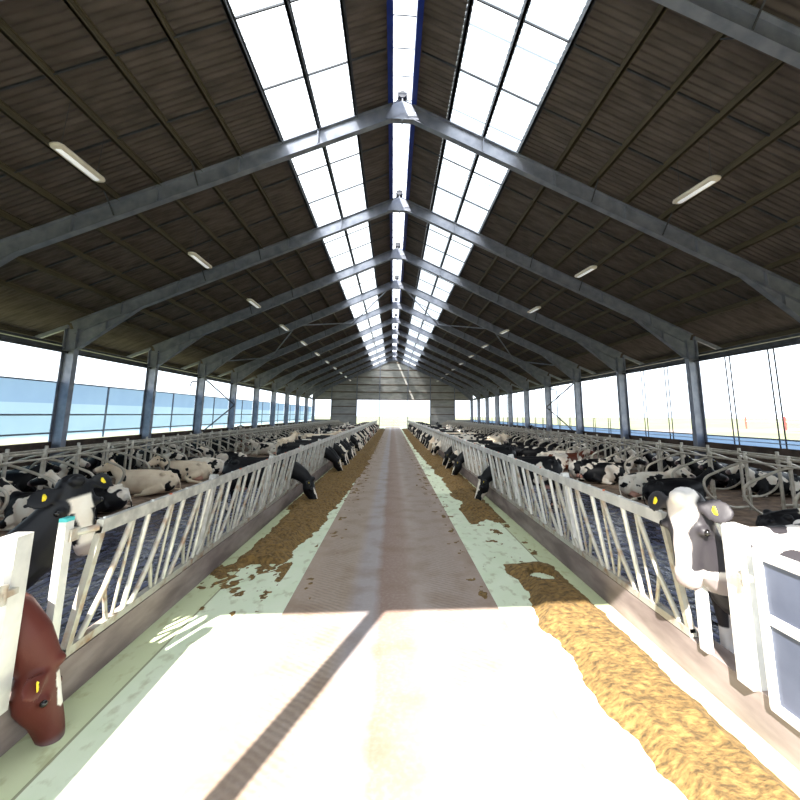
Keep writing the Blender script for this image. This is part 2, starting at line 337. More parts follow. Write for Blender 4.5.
    for i, v in enumerate(me.vertices):
        c = v.co; q = (c - P)/hs; t_, ss, uu = q.dot(A), q.dot(S), q.dot(U)
        on = -.12 < t_ < .6 and abs(ss) < .16 and abs(uu) < .28
        mz = 1.0 if on and t_ > .50 else (max(0, (t_-.46)/.04) if on and t_ > .46 else 0)
        ud = 0; hf = 0
        if pose != 'lying':
            if -.75 < c.x < -.28 and abs(c.y) < .15 and c.z < .68: ud = min(1, max(0, (.68-c.z)/.05))
            if c.z < .065: hf = 1
        else:
            if -.78 < c.x < -.35 and .05 < c.y < .42 and c.z < .26 and (c-V((-.55,.22,.16))).length < .2: ud = 1
        nostril = on and any((q - (A*.545 + S*(k*.045) + U*(-.02))).length < .022 for k in (-1,1))
        mkv += (float(ud), 1.0 if nostril else float(hf), float(mz), 1.0)
        jit = mnoise.noise(c*9)*.035
        if paint: blv.append(float(paint(c, t_ if on else None, ss, uu, jit)))
        else: blv.append(1.0 if on and abs(ss+jit) < (.055 + .03*math.sin(t_*9)) and uu > -.06 and t_ > .0 else 0.0)
    me.attributes['mask'].data.foreach_set('color', mkv); me.attributes['blaze'].data.foreach_set('value', blv)
    return me, info

def cow(me_info, mat, name, loc, yaw, label, group=None, detail=True, flip=1, tags=(), collar=None, size=1.0):
    me, info = me_info
    root = empty(name, loc, yaw); root.scale = (size, size*flip, size)
    o = bpy.data.objects.new('body', me); COL.objects.link(o); o.parent = root
    if not me.materials: me.materials.append(None)
    o.material_slots[0].link = 'OBJECT'; o.material_slots[0].material = mat
    if detail:
        for k in (-1, 1):
            e = bpy.data.objects.new('eye', EYEME); COL.objects.link(e); e.parent = o; e.location = info['eye%d' % k]; e.scale = (info['hs'],)*3
    for k, mt in tags:
        g = bpy.data.objects.new('ear_tag', TAGME[mt]); COL.objects.link(g); g.parent = o
        g.location = info['ear%d' % k] + info['u']*.03
        rot = Matrix((info['s'], info['u'].cross(info['s']) , info['u'])).transposed().to_quaternion(); g.rotation_mode = 'QUATERNION'; g.rotation_quaternion = rot; g.scale = (.7,.7,.7)
    if collar is not None:
        c = collar.build('collar', M['collar'], root)
    tag(root, label, 'cow', group); return root
mb = MB(); mb.ball((0,0,0), (.024,.024,.024), 12, 8); EYEME = mb.mesh('eye'); EYEME.materials.append(M['eye'])
TAGME = {}
for k in ('yellow', 'teal'):
    mb = MB(); mb.loft([((0,-.045,0),.012,.004),((0,-.02,0),.022,.006),((0,.02,0),.034,.006),((0,.045,0),.036,.005)], n=8); mb.ball((0,-.03,.004),(.012,.012,.012)); TAGME[k] = mb.mesh('ear_tag'); TAGME[k].materials.append(M[k])

# ------------------------------------------------------------------ the setting
Wc, DY, Y1 = 13.7, 5.95, 17.8
FR = [Y1 + DY*k for k in range(-2, 10)]          # frame depths 5.9 .. 71.35
YG, YN = 71.6, -.3
RZ = lambda x: 12.72 - .46*abs(x)                # underside of the sheets
def S(name, mb, mat): o = mb.build(name, mat); o['kind'] = 'structure'; return o

mb = MB(); mb.b6(-2.92, 2.70, -14, YG+8, -.32, 0); S('floor', mb, M['alley'])
for sg, x0 in ((-1, -2.95), (1, 2.72)):
    mb = MB(); mb.b6(x0, sg*6.5, YN, YG, -.32, -.2); mb.b6(sg*12.6, sg*13.9, YN, YG, -.32, -.2); S('floor', mb, M['slats'])
    mb = MB(); mb.b6(sg*6.5, sg*12.6, YN, YG, -.32, -.03); S('floor', mb, M['concrete'])
    # kerb under the feed fence
    kx = -2.88 if sg < 0 else 2.66
    mb = MB(); mb.b6(kx, kx+sg*.2, YN, YG, -.32, .34); S('trim_%d' % (1 if sg < 0 else 2), mb, M['kerb'])
# outside
mb = MB()
mb.add([(-400,-300,-.36),(400,-300,-.36),(400,500,-.36),(-400,500,-.36)], [(0,1,2,3)]); S('ground', mb, M['grass'])
mb = MB()
pts = [(16.5,-20),(22,10),(24,30),(30,52),(60,70),(140,84),(140,92),(50,80),(24,60),(19,30),(16.2,10),(14.5,-20)]
mb.add([(x,y,-.34) for x,y in pts], [tuple(range(len(pts)))]); S('trim_3', mb, M['path'])

# roof sheets: real corrugation running down the slope
def sheet(x0, x1, ya, yb, sg, seg=8, pitch=.177, amp=.024, lift=.0):
    mb = MB(); n = max(4, int((yb-ya)/pitch*seg)); vs = []; xs = [x0, x1]
    for x in xs:
        for i in range(n+1):
            y = ya + (yb-ya)*i/n; vs.append((sg*x, y, RZ(x)+amp+lift+amp*math.sin(2*PI*y/pitch)))
    fs = [(i, i+1, n+1+i+1, n+1+i) for i in range(n)]
    if sg < 0: fs = [f[::-1] for f in fs]
    mb.add(vs, fs, True); return mb
YA, YB = -.6, YG+.4
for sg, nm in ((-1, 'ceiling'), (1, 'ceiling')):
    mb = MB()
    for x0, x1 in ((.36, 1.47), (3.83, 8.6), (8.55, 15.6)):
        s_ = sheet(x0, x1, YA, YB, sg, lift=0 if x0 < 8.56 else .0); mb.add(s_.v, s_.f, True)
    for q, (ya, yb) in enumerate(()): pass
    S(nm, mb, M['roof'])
wn = 0
for sg in (-1, 1):
    for i in range(-1, len(FR)):
        ya = FR[i] if i >= 0 else YA; yb = FR[i+1] if i+1 < len(FR) else YB
        if i < 0: yb = FR[0]
        if yb - ya < 1: continue
        wn += 1; S('window_%d' % wn, sheet(1.45, 3.85, ya, yb, sg), M['skylight'])
# ridge cap sheet above the open ridge, with blue flashings each side
mb = MB()
for i in range(int((YB-YA)/1.0)):
    y = YA + i*1.0; mb.add([(-.42,y,13.05),(0,y,13.2),(.42,y,13.05),(-.42,y+.97,13.05),(0,y+.97,13.2),(.42,y+.97,13.05)], [(0,1,4,3),(1,2,5,4)])
wn += 1; S('window_%d' % wn, mb, M['ridge'])
mb = MB()
for i in range(int((YB-YA)/1.0)): mb.beam((-.42, YA+i-.015, 13.03), (.42, YA+i-.015, 13.03), .03, .02)
S('trim_4', mb, M['dark'])
for sg in (-1, 1):
    mb = MB(); mb.b6(sg*.30, sg*.36, YA, YB, 12.36, 13.06); mb.b6(sg*.36, sg*.46, YA, YB, 12.36, 12.41); S('trim_%d' % (5 if sg < 0 else 6), mb, M['blue'])
    # eaves beam and gutter
    mb = MB(); mb.b6(sg*13.92, sg*14.06, YN, YG, 4.95, 5.12); mb.tube([(sg*13.8,YN,4.9),(sg*13.8,YG,4.9)], .05); mb.b6(sg*14.1, sg*14.3, YN, YG, 5.2, 5.3)
    S('trim_%d' % (7 if sg < 0 else 8), mb, M['dark'])
    mb = MB(); mb.b6(sg*15.6, sg*15.75, YA, YB, 5.42, 5.6); mb.b6(sg*15.58, sg*15.62, YA, YB, 5.4, 5.66); S('trim_%d' % (9 if sg < 0 else 10), mb, M['steel'])
    # low side wall
    mb = MB(); mb.b6(sg*13.9, sg*14.1, YN, YG, -.3, 1.24); S('wall_left' if sg < 0 else 'wall_right', mb, M['dirty'])

# gable walls with door openings
def gable(y, name, side_gaps=True):
    mb = MB(); t = .04
    def panel(x0, x1, z0, ztop):   # z1 follows the roof if None
        n = 1; a0 = RZ(x0)-.05 if ztop is None else ztop; a1 = RZ(x1)-.05 if ztop is None else ztop
        vs = [(x0,y-t,z0),(x1,y-t,z0),(x1,y-t,a1),(x0,y-t,a0),(x0,y+t,z0),(x1,y+t,z0),(x1,y+t,a1),(x0,y+t,a0)]
        mb.add(vs, [(0,1,2,3),(7,6,5,4),(0,4,5,1),(2,6,7,3),(1,5,6,2),(0,3,7,4)])
    panel(-6.4, 0, 4.85, None); panel(0, 6.4, 4.85, None)
    for s in (-1, 1):
        a, b = sorted((s*6.4, s*10.7)); panel(a, b, 0, None)
        a, b = sorted((s*10.7, s*14.0)); panel(a, b, 4.9, None); panel(a, b, 0, 1.5)
    S(name, mb, M['panel'])
    mb = MB(); dy = -.12 if y > 10 else .0
    if y > 10:
        for z in (4.95, 6.2, 7.5, 8.8, 10.1, 11.4):
            hw = min(13.9, (12.6-z)/.46); mb.b6(-hw, hw, y-.16, y-.05, z-.07, z+.07)
        for s in (-1, 1):
            for z in (2.4, 3.7): a, b = sorted((s*6.4, s*10.7)); mb.b6(a, b, y-.16, y-.05, z-.07, z+.07)
    S('trim_11' if y > 10 else 'trim_12', mb, M['girt']) if mb.v else None
    for x in (-10.7,-6.4,-2.45,2.45,6.4,10.7):
        mb = MB(); mb.ibeam((0,0,0), (0,0,RZ(x)-.1), .14, .2, up=(0,1,0)); o = mb.build('door_post', M['steel'], loc=(x, y-.18 if y > 10 else y, 0))
        where = {-10.7:'left edge of the left cladding panel',-6.4:'left edge of the doorway',-2.45:'left third of the doorway',2.45:'right third of the doorway',6.4:'right edge of the doorway',10.7:'right edge of the right cladding panel'}[x]
        tag(o, 'grey gable post at the %s, %s' % (where, 'far end' if y > 10 else 'near end'), 'post', 'gable posts')
gable(YG, 'wall_front'); gable(YN, 'wall_back')

# ------------------------------------------------------------------ portal frames
def portal():
    r = empty('portal_frame')
    for s in (-1, 1):
        mb = MB(); x = s*13.7
        mb.ibeam((x,0,-.2), (x,0,5.9), .26, .5, .03, .02, up=(1,0,0)); mb.b6(x-.3, x+.3, -.2, .2, -.2, -.17); mb.b6(x-.24, x+.24, -.12, .12, 4.95, 5.0)
        mb.build('column', M['steel'], r)
        mb = MB(); zt = lambda X: RZ(X) - .2
        mb.ibeam((s*.02,0,zt(0)-.28), (s*13.7,0,zt(13.7)-.28), .22, .52, .025, .016); mb.beam((s*13.9,0,zt(13.9)-.12), (s*15.5,0,zt(15.5)-.06), .12, .16)
        for X in (2.65, 5.0, 7.3, 9.6, 11.85): mb.b6(s*X-.02, s*X+.02, -.1, .1, zt(X)-.5, zt(X)-.04)
        mb.build('rafter', M['steel'], r)
        mb = MB(); a, c, d = (s*13.45,0,5.0), (s*10.9,0,zt(10.9)-.5), (s*13.45,0,zt(13.45)-.5)
        y = .009; vs = [V(q)+V((0,yy,0)) for yy in (-y,y) for q in (a,c,d)]; mb.add(vs, [(0,1,2),(5,4,3),(0,3,4,1),(1,4,5,2),(2,5,3,0)])
        mb.beam(a, c, .22, .025); mb.b6(s*12.35-.012, s*12.35+.012, -.1, .1, 5.92, zt(12.35)-.5)
        mb.build('haunch', M['steel'], r)
    mb = MB(); y = .11; zr = RZ(0)-.2
    vs = [V((X,yy,Z)) for yy in (-y,y) for X, Z in ((-.55,zr-.72),(.55,zr-.72),(.3,zr-.18),(0,zr-.05),(-.3,zr-.18))]
    mb.add(vs, [(4,3,2,1,0),(5,6,7,8,9),(0,1,6,5),(1,2,7,6),(2,3,8,7),(3,4,9,8),(4,0,5,9)]); mb.b6(-.02,.02,-.14,.14,zr-.8,zr)
    mb.build('apex_plate', M['steel'], r)
    for s in (-1, 1):
        for X in (6.15, 8.45):
            for yy in (-.6, .6):
                mb = MB(); mb.beam((s*X, yy, RZ(X)-.16), (s*X, yy*.12, RZ(X)-.68), .03, .03); mb.build('fly_brace', M['dark'], r)
    return r
pf = portal()
frames = []
for i, y in enumerate(FR):
    o = pf if i == 0 else copy_tree(pf); o.location = (0, y, 0); frames.append(o)
    lab = 'grey steel portal frame right overhead, nearest the viewer' if i == 0 else ('grey steel portal frame against the far gable wall, last of the row' if i == len(FR)-1 else 'grey steel portal frame spanning the barn, %s one back from the viewer' % ordn(i+1))
    tag(o, lab, 'steel frame', 'portal frames along the barn')
# ridge cylinder seen above the apexes
for i, y in enumerate(FR[1:8]):
    mb = MB(); mb.tube([(0,0,0),(0,.45,0)], .13, 12); mb.b6(-.16,.16,.1,.2,-.16,.16); o = mb.build('ridge_motor', M['dark'], loc=(0, y-.1, 12.72))
    tag(o, 'dark round housing under the ridge light on the %s apex from the viewer' % ordn(i+2), 'motor', 'housings along the ridge')

# purlins (run the length of the roof) and cross rods
PX = [1.5, 2.65, 3.8, 5.0, 6.15, 7.3, 8.45, 9.6, 10.75, 11.9, 13.05, 15.2]
nmr = ['nearest the ridge, on the upper edge of the skylights', 'along the middle of the skylights', 'along the lower edge of the skylights'] + ['%s below the skylights' % ordn(k) for k in range(1, 8)] + ['just inside the column tops', 'out on the overhanging eaves']
for sg, sd in ((-1,'left'),(1,'right')):
    for x, w in zip(PX, nmr):
        mb = MB(); zz = RZ(x); mb.b6(-.035, .035, YA, YB, -.19, -.01); mb.b6(-.02, .07, YA, YB, -.035, -.01); mb.b6(-.02,.07, YA, YB, -.19, -.175)
        o = mb.build('purlin', M['purlin'] if x > 4 else M['dark'], loc=(sg*x, 0, zz))
        tag(o, '%s slope purlin, %s' % (sd, w), 'beam', 'purlins under the %s roof slope' % sd)
def rods(sg):
    mb = MB(); mb.beam((sg*.5, 0, RZ(.5)-.05), (sg*13.1, 0, RZ(13.1)-.05), .035, .05); return mb.mesh('sag_rod')
RM = {s: rods(s) for s in (-1, 1)}
for s in (-1, 1): RM[s].materials.append(M['dark'])
for sg, sd in ((-1,'left'),(1,'right')):
    k = 0
    for i in range(len(FR)-1):
        for f in (1/3, 2/3):
            k += 1; o = bpy.data.objects.new('sag_rod', RM[sg]); COL.objects.link(o); o.location = (0, FR[i]+DY*f, 0)
            tag(o, 'thin dark rod across the purlins of the %s slope, %s one from the viewer' % (sd, ordn(k)), 'rod', 'cross rods under the %s slope' % sd)
# bracing bay between frames 4 and 5 (index)
yb0, yb1 = FR[4], FR[5]
for sg, sd in ((-1,'left'),(1,'right')):
    r = empty('roof_brace', (0, yb0, 0)); xs = [.4, 3.8, 7.3, 10.75, 13.5]
    for j in range(4):
        a = (sg*xs[j], 0 if j % 2 == 0 else DY, RZ(xs[j])-.55); c = (sg*xs[j+1], DY if j % 2 == 0 else 0, RZ(xs[j+1])-.55)
        mb = MB(); mb.tube([a, c], .045); mb.build('brace_bar', M['steel'], r)
    tag(r, 'zigzag steel bracing between two rafters of the %s roof slope' % sd, 'bracing')
    r = empty('wall_brace', (sg*13.5, yb0, 0))
    for a, c in (((0,0,4.85),(0,DY,3.1)), ((0,DY,3.1),(0,.6,1.2))):
        mb = MB(); mb.beam(a, c, .07, .07); mb.build('brace_bar', M['dark'], r)
    tag(r, 'K-shaped diagonal bracing between two columns of the %s side wall' % sd, 'bracing')

# ------------------------------------------------------------------ curtains in the side openings
for i in range(-1, len(FR)-1):
    ya = (FR[i] if i >= 0 else YN) + .01; yb = FR[i+1] - .01; L = yb-ya; n = i+2
    if i < 0: L0 = L
    # left: raised blue curtain
    r = empty('wind_curtain', (-14.0, ya, 1.28))
    mb = MB(); k = 24; vs = []
    for z in (1.5, 2.36):
        for j in range(k+1): vs.append((.012*math.sin(j*1.7+z), L*j/k, z))
    mb.add(vs, [(j, j+1, k+1+j+1, k+1+j) for j in range(k)], True); mb.build('upper_sheet', M['curtain'], r)
    mb = MB(); vs = []
    for z in (0, 1.5):
        for j in range(k+1): vs.append((.012*math.sin(j*1.7+z), L*j/k, z))
    mb.add(vs, [(j, j+1, k+1+j+1, k+1+j) for j in range(k)], True); mb.build('lower_sheet', M['curtain_lo'], r)
    for z, rr in ((2.36,.03),(1.04,.035),(.31,.035)):
        mb = MB(); mb.tube([(.07,0,z),(.07,L,z)], rr); mb.build('rail', M['steel'], r)
    if i >= 0: mb = MB(); mb.beam((.06,L*.5,0), (.06,L*.5,2.36), .06, .06); mb.build('post', M['steel'], r)
    tag(r, 'raised pale blue wind curtain with rails in the %s opening of the left wall' % ordn(n), 'curtain', 'raised curtains along the left wall')
    # right: lowered curtain with cords
    r = empty('lowered_curtain', (14.0, ya, 1.2))
    mb = MB(); kk = 20; mb.add([(.01*math.sin(j*2.1), L*j/kk, z) for z in (.0, .34) for j in range(kk+1)], [(j, j+1, kk+2+j, kk+1+j) for j in range(kk)], True); mb.build('folded_sheet', M['curtain'], r)
    for z in (.35, .2):
        mb = MB(); mb.tube([(-.06,0,z),(-.06,L,z)], .03 if z > .3 else .015); mb.build('rail', M['steel'], r)
    for f in (.05, .36, .40, .70, .74):
        if L < 3 and f in (.36,.4): continue
        mb = MB(); mb.tube([(-.03, L*f, 0), (-.03, L*f, 3.75)], .026, 6); mb.build('cord', M['dark'], r)
    tag(r, 'lowered blue wind curtain with upright cords in the %s opening of the right wall' % ordn(n), 'curtain', 'lowered curtains along the right wall')

# downpipes outside
for x, y, w in ((-15.3, 31.6, 'left wall beyond the third curtain'), (15.3, 37.6, 'right wall beside the braced bay'), (15.3, 61, 'far right wall'), (-15.3, 61, 'far left wall')):
    mb = MB(); mb.tube([(0,0,0),(0,0,4.7),(0,.1,4.85),(0,1.4,5.0),(math.copysign(.3,x),1.5,5.4)], .05); o = mb.build('downpipe', M['steel'], loc=(x,y,-.1))
    tag(o, 'grey rain downpipe bent under the eaves outside the %s' % w, 'pipe')
# red and white barrier far out on the right
r = empty('field_barrier', (76, 66, -.3))
for j in range(3):
    mb = MB(); mb.b6(-.12,.12,j*9-.12,j*9+.12,0,2.6); mb.build('post', M['redpaint'] , r)
for z in (1.6, 2.5):
    mb = MB(); mb.b6(-.08,.08,-16,18,z-.08,z+.08); mb.build('rail', M['galv'], r)
tag(r, 'red-posted rail barrier out in the field beyond the right wall', 'fence')
r = empty('field_gate', (0, YG+7, 0))
for z in (.3,.6,.9,1.2): mb = MB(); mb.tube([(-4,0,z),(4,0,z)], .03); mb.build('rail', M['galvw'], r)
for x in (-4,0,4): mb = MB(); mb.tube([(x,0,-.05),(x,0,1.25)], .04); mb.build('post', M['galvw'], r)
tag(r, 'pale railed gate standing outside beyond the far doorway', 'gate')

# ------------------------------------------------------------------ hanging fluorescent lamps
def lamp():
    r = empty('fluorescent_lamp')
    mb = MB(); mb.loft([((0,-.67,.0),.02,.01),((0,-.65,.0),.11,.045),((0,-.57,.0),.15,.055),((0,.57,.0),.15,.055),((0,.65,.0),.11,.045),((0,.67,.0),.02,.01)], n=12, e=.6); mb.build('housing', M['lamp_body'], r)
    mb = MB(); mb.loft([((0,-.55,-.035),.02,.01),((0,-.53,-.035),.07,.045),((0,.53,-.035),.07,.045),((0,.55,-.035),.02,.01)], n=12, e=.7); mb.build('diffuser', M['diffuser'], r)
    for k in (-1,1): mb = MB(); mb.tube([(0,k*.5,.04),(0,k*.5,1.15)], .006, 5); mb.build('wire', M['dark'], r)
    return r
lp = lamp(); first = True
for sg, sd in ((-1,'left'),(1,'right')):
    for j in range(11):
        o = lp if first else copy_tree(lp); first = False
        o.location = (sg*7.4, 9.0 + DY*j - (0 if sg < 0 else 0.0), 8.03); o.rotation_euler = (math.radians(-3 if sg < 0 else 2), 0, math.radians(4*sg))
        tag(o, 'slim white tube lamp hanging under the %s roof slope, %s from the viewer' % (sd, ordn(j+1)), 'lamp', 'tube lamps under the %s slope' % sd)

# ------------------------------------------------------------------ feed fences
HZ0, HZ1 = .385, 1.405
def fx(sg, h):   # x of the leaning fence plane at height fraction h
    return (-2.92 + .18*h) if sg < 0 else (2.69 - .18*h)
def fence_panel(sg, L, detail, units, first=False):
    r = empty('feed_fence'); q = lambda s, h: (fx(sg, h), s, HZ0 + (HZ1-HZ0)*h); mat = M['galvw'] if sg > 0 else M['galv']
    mb = MB(); mb.beam(q(0,1), q(L-.012,1), .06, .115); mb.build('top_rail', mat, r)
    mb = MB(); mb.beam(q(0,0), q(L-.012,0), .07, .07); mb.build('bottom_rail', M['rust'], r)
    mb = MB()
    if first: mb.beam(q(.03,0), q(.03,1), .055, .06, up=(0,1,0)); mb.build('end_bar', M['rust'], r)
    else: xx = sg*.09; mb.beam((fx(sg,0)+xx, .25, -.1), (fx(sg,1)+xx*.6, .25, 1.50), .1, .09, up=(0,1,0)); mb.build('post', mat, r)
    p = L/units; one = MB()
    for u in range(units):
        s0 = u*p + .03
        if first and u == 0: s0 += .0
        bars = [('locking_bar', [q(s0,0),q(s0,1)], .028, mat), ('slanted_bar', [q(s0+.17*p,0),q(s0+.42*p,.38),q(s0+.64*p,1)], .027, M['rust']), ('short_bar', [q(s0+.68*p,0),q(s0+.42*p,.38)], .021, M['rust']), ('thin_bar', [q(s0+.78*p,0),q(s0+.66*p,1)], .016, M['rust'])]
        if first and u == 0: bars = bars[1:]
        for nm, pts, rr, mt in bars:
            if detail: mb = MB(); mb.tube(pts, rr, 8); mb.build(nm, mt, r)
            else: one.tube(pts, rr, 6)
        if detail:
            for f, cm in ((.1,'collar'),(.6,'redcap'))[:2 if u % 2 else 1]:
                mb = MB(); c = q(s0+f*p-.05, 1); mb.tube([(c[0],c[1],c[2]+.05),(c[0],c[1],c[2]+.07)], .015, 8); mb.build('cap', M[cm], r)
    if not detail: one.build('bars', M['galv'], r)
    return r
for sg, sd in ((-1,'left'),(1,'right')):
    det = fence_panel(sg, 2.96, True, 4); sim = None; y = 6.22; k = 1
    o = fence_panel(sg, 2.22, True, 3, True); o.location = (0, 4.0, 0)
    tag(o, 'short first length of galvanised headlock fence on the %s of the feed alley' % sd, 'fence', 'headlock fence panels, %s side' % sd)
    while y < YG - 3.1:
        k += 1
        if k <= 8: o = det if k == 2 else copy_tree(det)
        else:
            if sim is None: sim = fence_panel(sg, 2.96, False, 4); o = sim
            else: o = copy_tree(sim)
        o.location = (0, y, 0); y += 2.96
        tag(o, 'galvanised headlock fence panel on the %s of the feed alley, %s from the viewer' % (sd, ordn(k)), 'fence', 'headlock fence panels, %s side' % sd)
    # near posts, bracket, gate
    X = -2.88 if sg < 0 else 2.66
    mb = MB(); mb.b6(-.03,.03,-.045,.045,0,1.16); o = mb.build('gate_post', M['galvw'], loc=(X, 3.80, .34)); 
    mb = MB(); mb.b6(-.03,.03,-.045,.045,0,.03); mb.build('cap', M['teal'] if sg < 0 else M['galvw'], o, loc=(0,0,1.16))
    tag(o, 'slim upright post between the gate post and the %s headlock fence' % sd, 'post')
    mb = MB(); mb.b6(-.06,.06,-.07,.07,0,1.18); o = mb.build('gate_post', M['galvw'], loc=(X, 3.34, .34)); 
    mb = MB(); mb.b6(-.04,.04,-.12,.0,0,.04); mb.tube([(-sg*.02,-.1,-.04),(-sg*.02,-.1,.09)], .025); mb.build('hinge', M['rust'], o, loc=(-sg*.06,-.04,.80))
    tag(o, 'thick square white gate post on the %s near the viewer' % sd, 'post')
    mb = MB(); a, c = (X, 3.86, 1.38), (fx(sg,.97), 4.0, 1.40); mb.tube([a, c], .03); mb.b6(a[0]-.05,a[0]+.05,3.8,3.9,1.33,1.43)
    o = mb.build('fence_latch', M['rust']); tag(o, 'short horizontal latch bar joining slim post to the %s fence end' % sd, 'latch')
    r = empty('panel_gate', (X, 3.16, .30))
    zs = (.02, .62, 1.06); Lg = 2.2
    for z in zs: mb = MB(); mb.b6(-.03,.03,-Lg,0,z-.035,z+.035); mb.build('frame_rail', M['galvw'], r)
    for y_ in (-.03, -Lg+.03): mb = MB(); mb.b6(-.031,.031,y_-.035,y_+.035,0,1.09); mb.build('frame_upright', M['galvw'], r)
    for z0, z1 in ((.05,.59),(.65,1.03)): mb = MB(); mb.b6(-.012,.012,-Lg+.06,-.06,z0,z1); mb.build('board', M['gatepanel'], r)
    tag(r, 'white framed gate with grey boards at the %s edge near the viewer' % sd, 'gate')

# ------------------------------------------------------------------ stalls
def divider():
    r = empty('stall_divider')      # post at origin, loop reaches +x (towards the rear of the cow)
    mb = MB(); mb.tube([(0,0,0),(0,0,1.50)], .042, 8); mb.build('post', M['stall'], r)
    def smooth(pts, it=2):
        pts = [V(p) for p in pts]
        for _ in range(it):
            o = [pts[0]]
            for a, b in zip(pts, pts[1:]): o += [a.lerp(b,.25), a.lerp(b,.75)]
            pts = o + [pts[-1]]
        return pts
    mb = MB(); mb.tube(smooth([(0,.06,1.24),(.2,.06,1.24),(.85,.06,1.02),(1.25,.06,.86),(1.27,.06,.58),(1.0,.06,.28),(.6,.06,.12),(.3,.06,.12),(0,.06,.14)]), .033, 8); mb.build('loop', M['stall'], r)
    return r
dv = divider(); first = True
SY = [3.2 + 1.2*k for k in range(0, 56)]
mk = 0
for sg, sd in ((-1,'left'),(1,'right')):
    for row in (0, 1):
        for k, y in enumerate(SY):
            if row == 1 and k < 3: continue
            o = dv if first else copy_tree(dv); first = False
            inner = row == 0
            o.location = (sg*(9.1 if inner else 10.0), y - (.2 if sg < 0 else .04), -.03)
            o.rotation_euler = (0,0, (PI if (sg > 0) == inner else 0))
            tag(o, 'curved pipe stall divider, %s from the viewer in the %s row on the %s' % (ordn(k+1), 'inner' if inner else 'outer', sd), 'stall divider', 'pipe stall dividers')
    for nm, x, z, lb in (('neck_rail', 9.1, 1.40, 'upper rail through the inner posts'), ('neck_rail', 10.0, 1.36, 'upper rail through the outer posts'), ('neck_rail', 8.95, 1.25, 'rail lying over the inner loops'), ('neck_rail', 10.2, 1.25, 'rail lying over the outer loops')):
        mb = MB(); mb.tube([(0,2.6,0),(0,69.8,0)], .028, 8); o = mb.build(nm, M['stall'], loc=(sg*x,0,z)); tag(o, 'long pipe of the %s stalls, %s' % (sd, lb), 'rail', 'stall rails on the %s' % sd)
    for k in range(0, 54, 3):
        mb = MB(); mb.tube([(sg*9.1,0,1.32),(sg*10.0,1.2,1.32)], .022, 6)
        o = mb.build('cross_tie', M['stall'], loc=(0, SY[k]+.04, 0)); tag(o, 'short slanted pipe tying the two stall rows on the %s, %s one back' % (sd, ordn(k//3+1)), 'pipe', 'cross ties on the %s' % sd)

def grid_stuff(name, mat, x0, x1, y0, y1, dx, dy, hf, label, cat, low=False):
    nx, ny = int((x1-x0)/dx), int((y1-y0)/dy); vs = []; hs = []
    for j in range(ny+1):
        for i in range(nx+1):
            x, y = x0+(x1-x0)*i/nx, y0+(y1-y0)*j/ny; h = hf(x, y); hs.append(h); vs.append((x, y, h if low else max(h, -.01)))
    fs = []
    for j in range(ny):
        for i in range(nx):
            a = j*(nx+1)+i; q = (a, a+1, a+nx+2, a+nx+1)
            if low or max(hs[k] for k in q) > 0: fs.append(q)
    used = sorted({i for f in fs for i in f}); mp = {u: n for n, u in enumerate(used)}
    mb = MB(); mb.add([vs[u] for u in used], [tuple(mp[i] for i in f) for f in fs], True)
    o = mb.build(name, mat); tag(o, label, cat, kind='stuff'); return o
for sg, sd in ((-1,'left'),(1,'right')):
    def bh(x, y): return -.03 + .03 + .035*mnoise.noise(V((x*2.2, y*2.2, 3))) + .015*mnoise.noise(V((x*9,y*9,1))) - (.06 if abs(x) < 6.65 else 0)
    a, b = sorted((sg*6.55, sg*12.55)); grid_stuff('sawdust_bedding', M['bedding'], a, b, 1.2, YG-.3, .12, .16, bh, 'brown sawdust bedding spread over the %s stalls' % sd, 'bedding', True)
def edgen(y, s): return mnoise.noise(V((y*.9, s, 0)))*.16 + mnoise.noise(V((y*3.1, s+5, 0)))*.06
def feedL(x, y):
    if y < 4.2: return -1
    n = mnoise.noise(V((x*3.2, y*2.4, 2)))*.5 + mnoise.noise(V((x*9, y*8, 4)))*.35 + mnoise.noise(V((x*24, y*22, 6)))*.2
    right = -1.66 + .32*max(0,min(1,(y-9)/10)) + edgen(y, 1)
    if y < 9: right = -2.0 + (y-6.3)*.11 + edgen(y, 1)
    left = -2.88 + (.22 if y < 11 else .05)
    d = min(right-x, x-left)
    h = min(.13, d*.6) + n*.095
    if y < 7.2: h = n*.11 - .055 + .03*max(0, (y-5.6)) - (.2 if x > -1.75 else 0) + .02; h -= max(0, 5.6-y)*.03
    return h
def feedR(x, y):
    n = mnoise.noise(V((x*3.2, y*2.4, 12)))*.5 + mnoise.noise(V((x*9, y*8, 14)))*.35 + mnoise.noise(V((x*24, y*22, 16)))*.2
    leftE = 1.66 + .08*max(0, min(1, (y-9)/6)) - .32*max(0, min(1, (y-14)/16)) + edgen(y, 9)
    rightE = 2.64 - (.18 if y < 13 else .02)
    d = min(x-leftE, rightE-x); h = min(.12, d*.55) + n*.085
    if 7.0 < y < 10.6: h = min(n*.10 - .022 + .1*max(0, (y-9)/1.6)**1.5, .25*(x-1.6), (2.45-x)*.3)
    if y <= 7.0:
        h = min(.10, d*.6)+n*.05; h = min(h, (7.0-y)*.35 + n*.05)
        if (x-2.1)**2/.04 + (y-6.35)**2/.06 < 1: h = -.02
        if y < 2.6: h = -1
    return h
grid_stuff('silage', M['feed'], -2.86, -1.2, 4.0, 24, .022, .03, feedL, 'brown chopped silage strewn along the left headlock fence, nearer part', 'feed')
grid_stuff('silage', M['feed'], -2.86, -1.2, 24, 68, .05, .09, feedL, 'brown chopped silage along the left headlock fence, far part', 'feed')
grid_stuff('silage', M['feed'], 1.2, 2.64, 2.5, 24, .022, .03, feedR, 'golden brown silage along the right headlock fence, nearer part', 'feed')
grid_stuff('silage', M['feed'], 1.2, 2.64, 24, 68, .05, .09, feedR, 'brown silage along the right headlock fence, far part', 'feed')
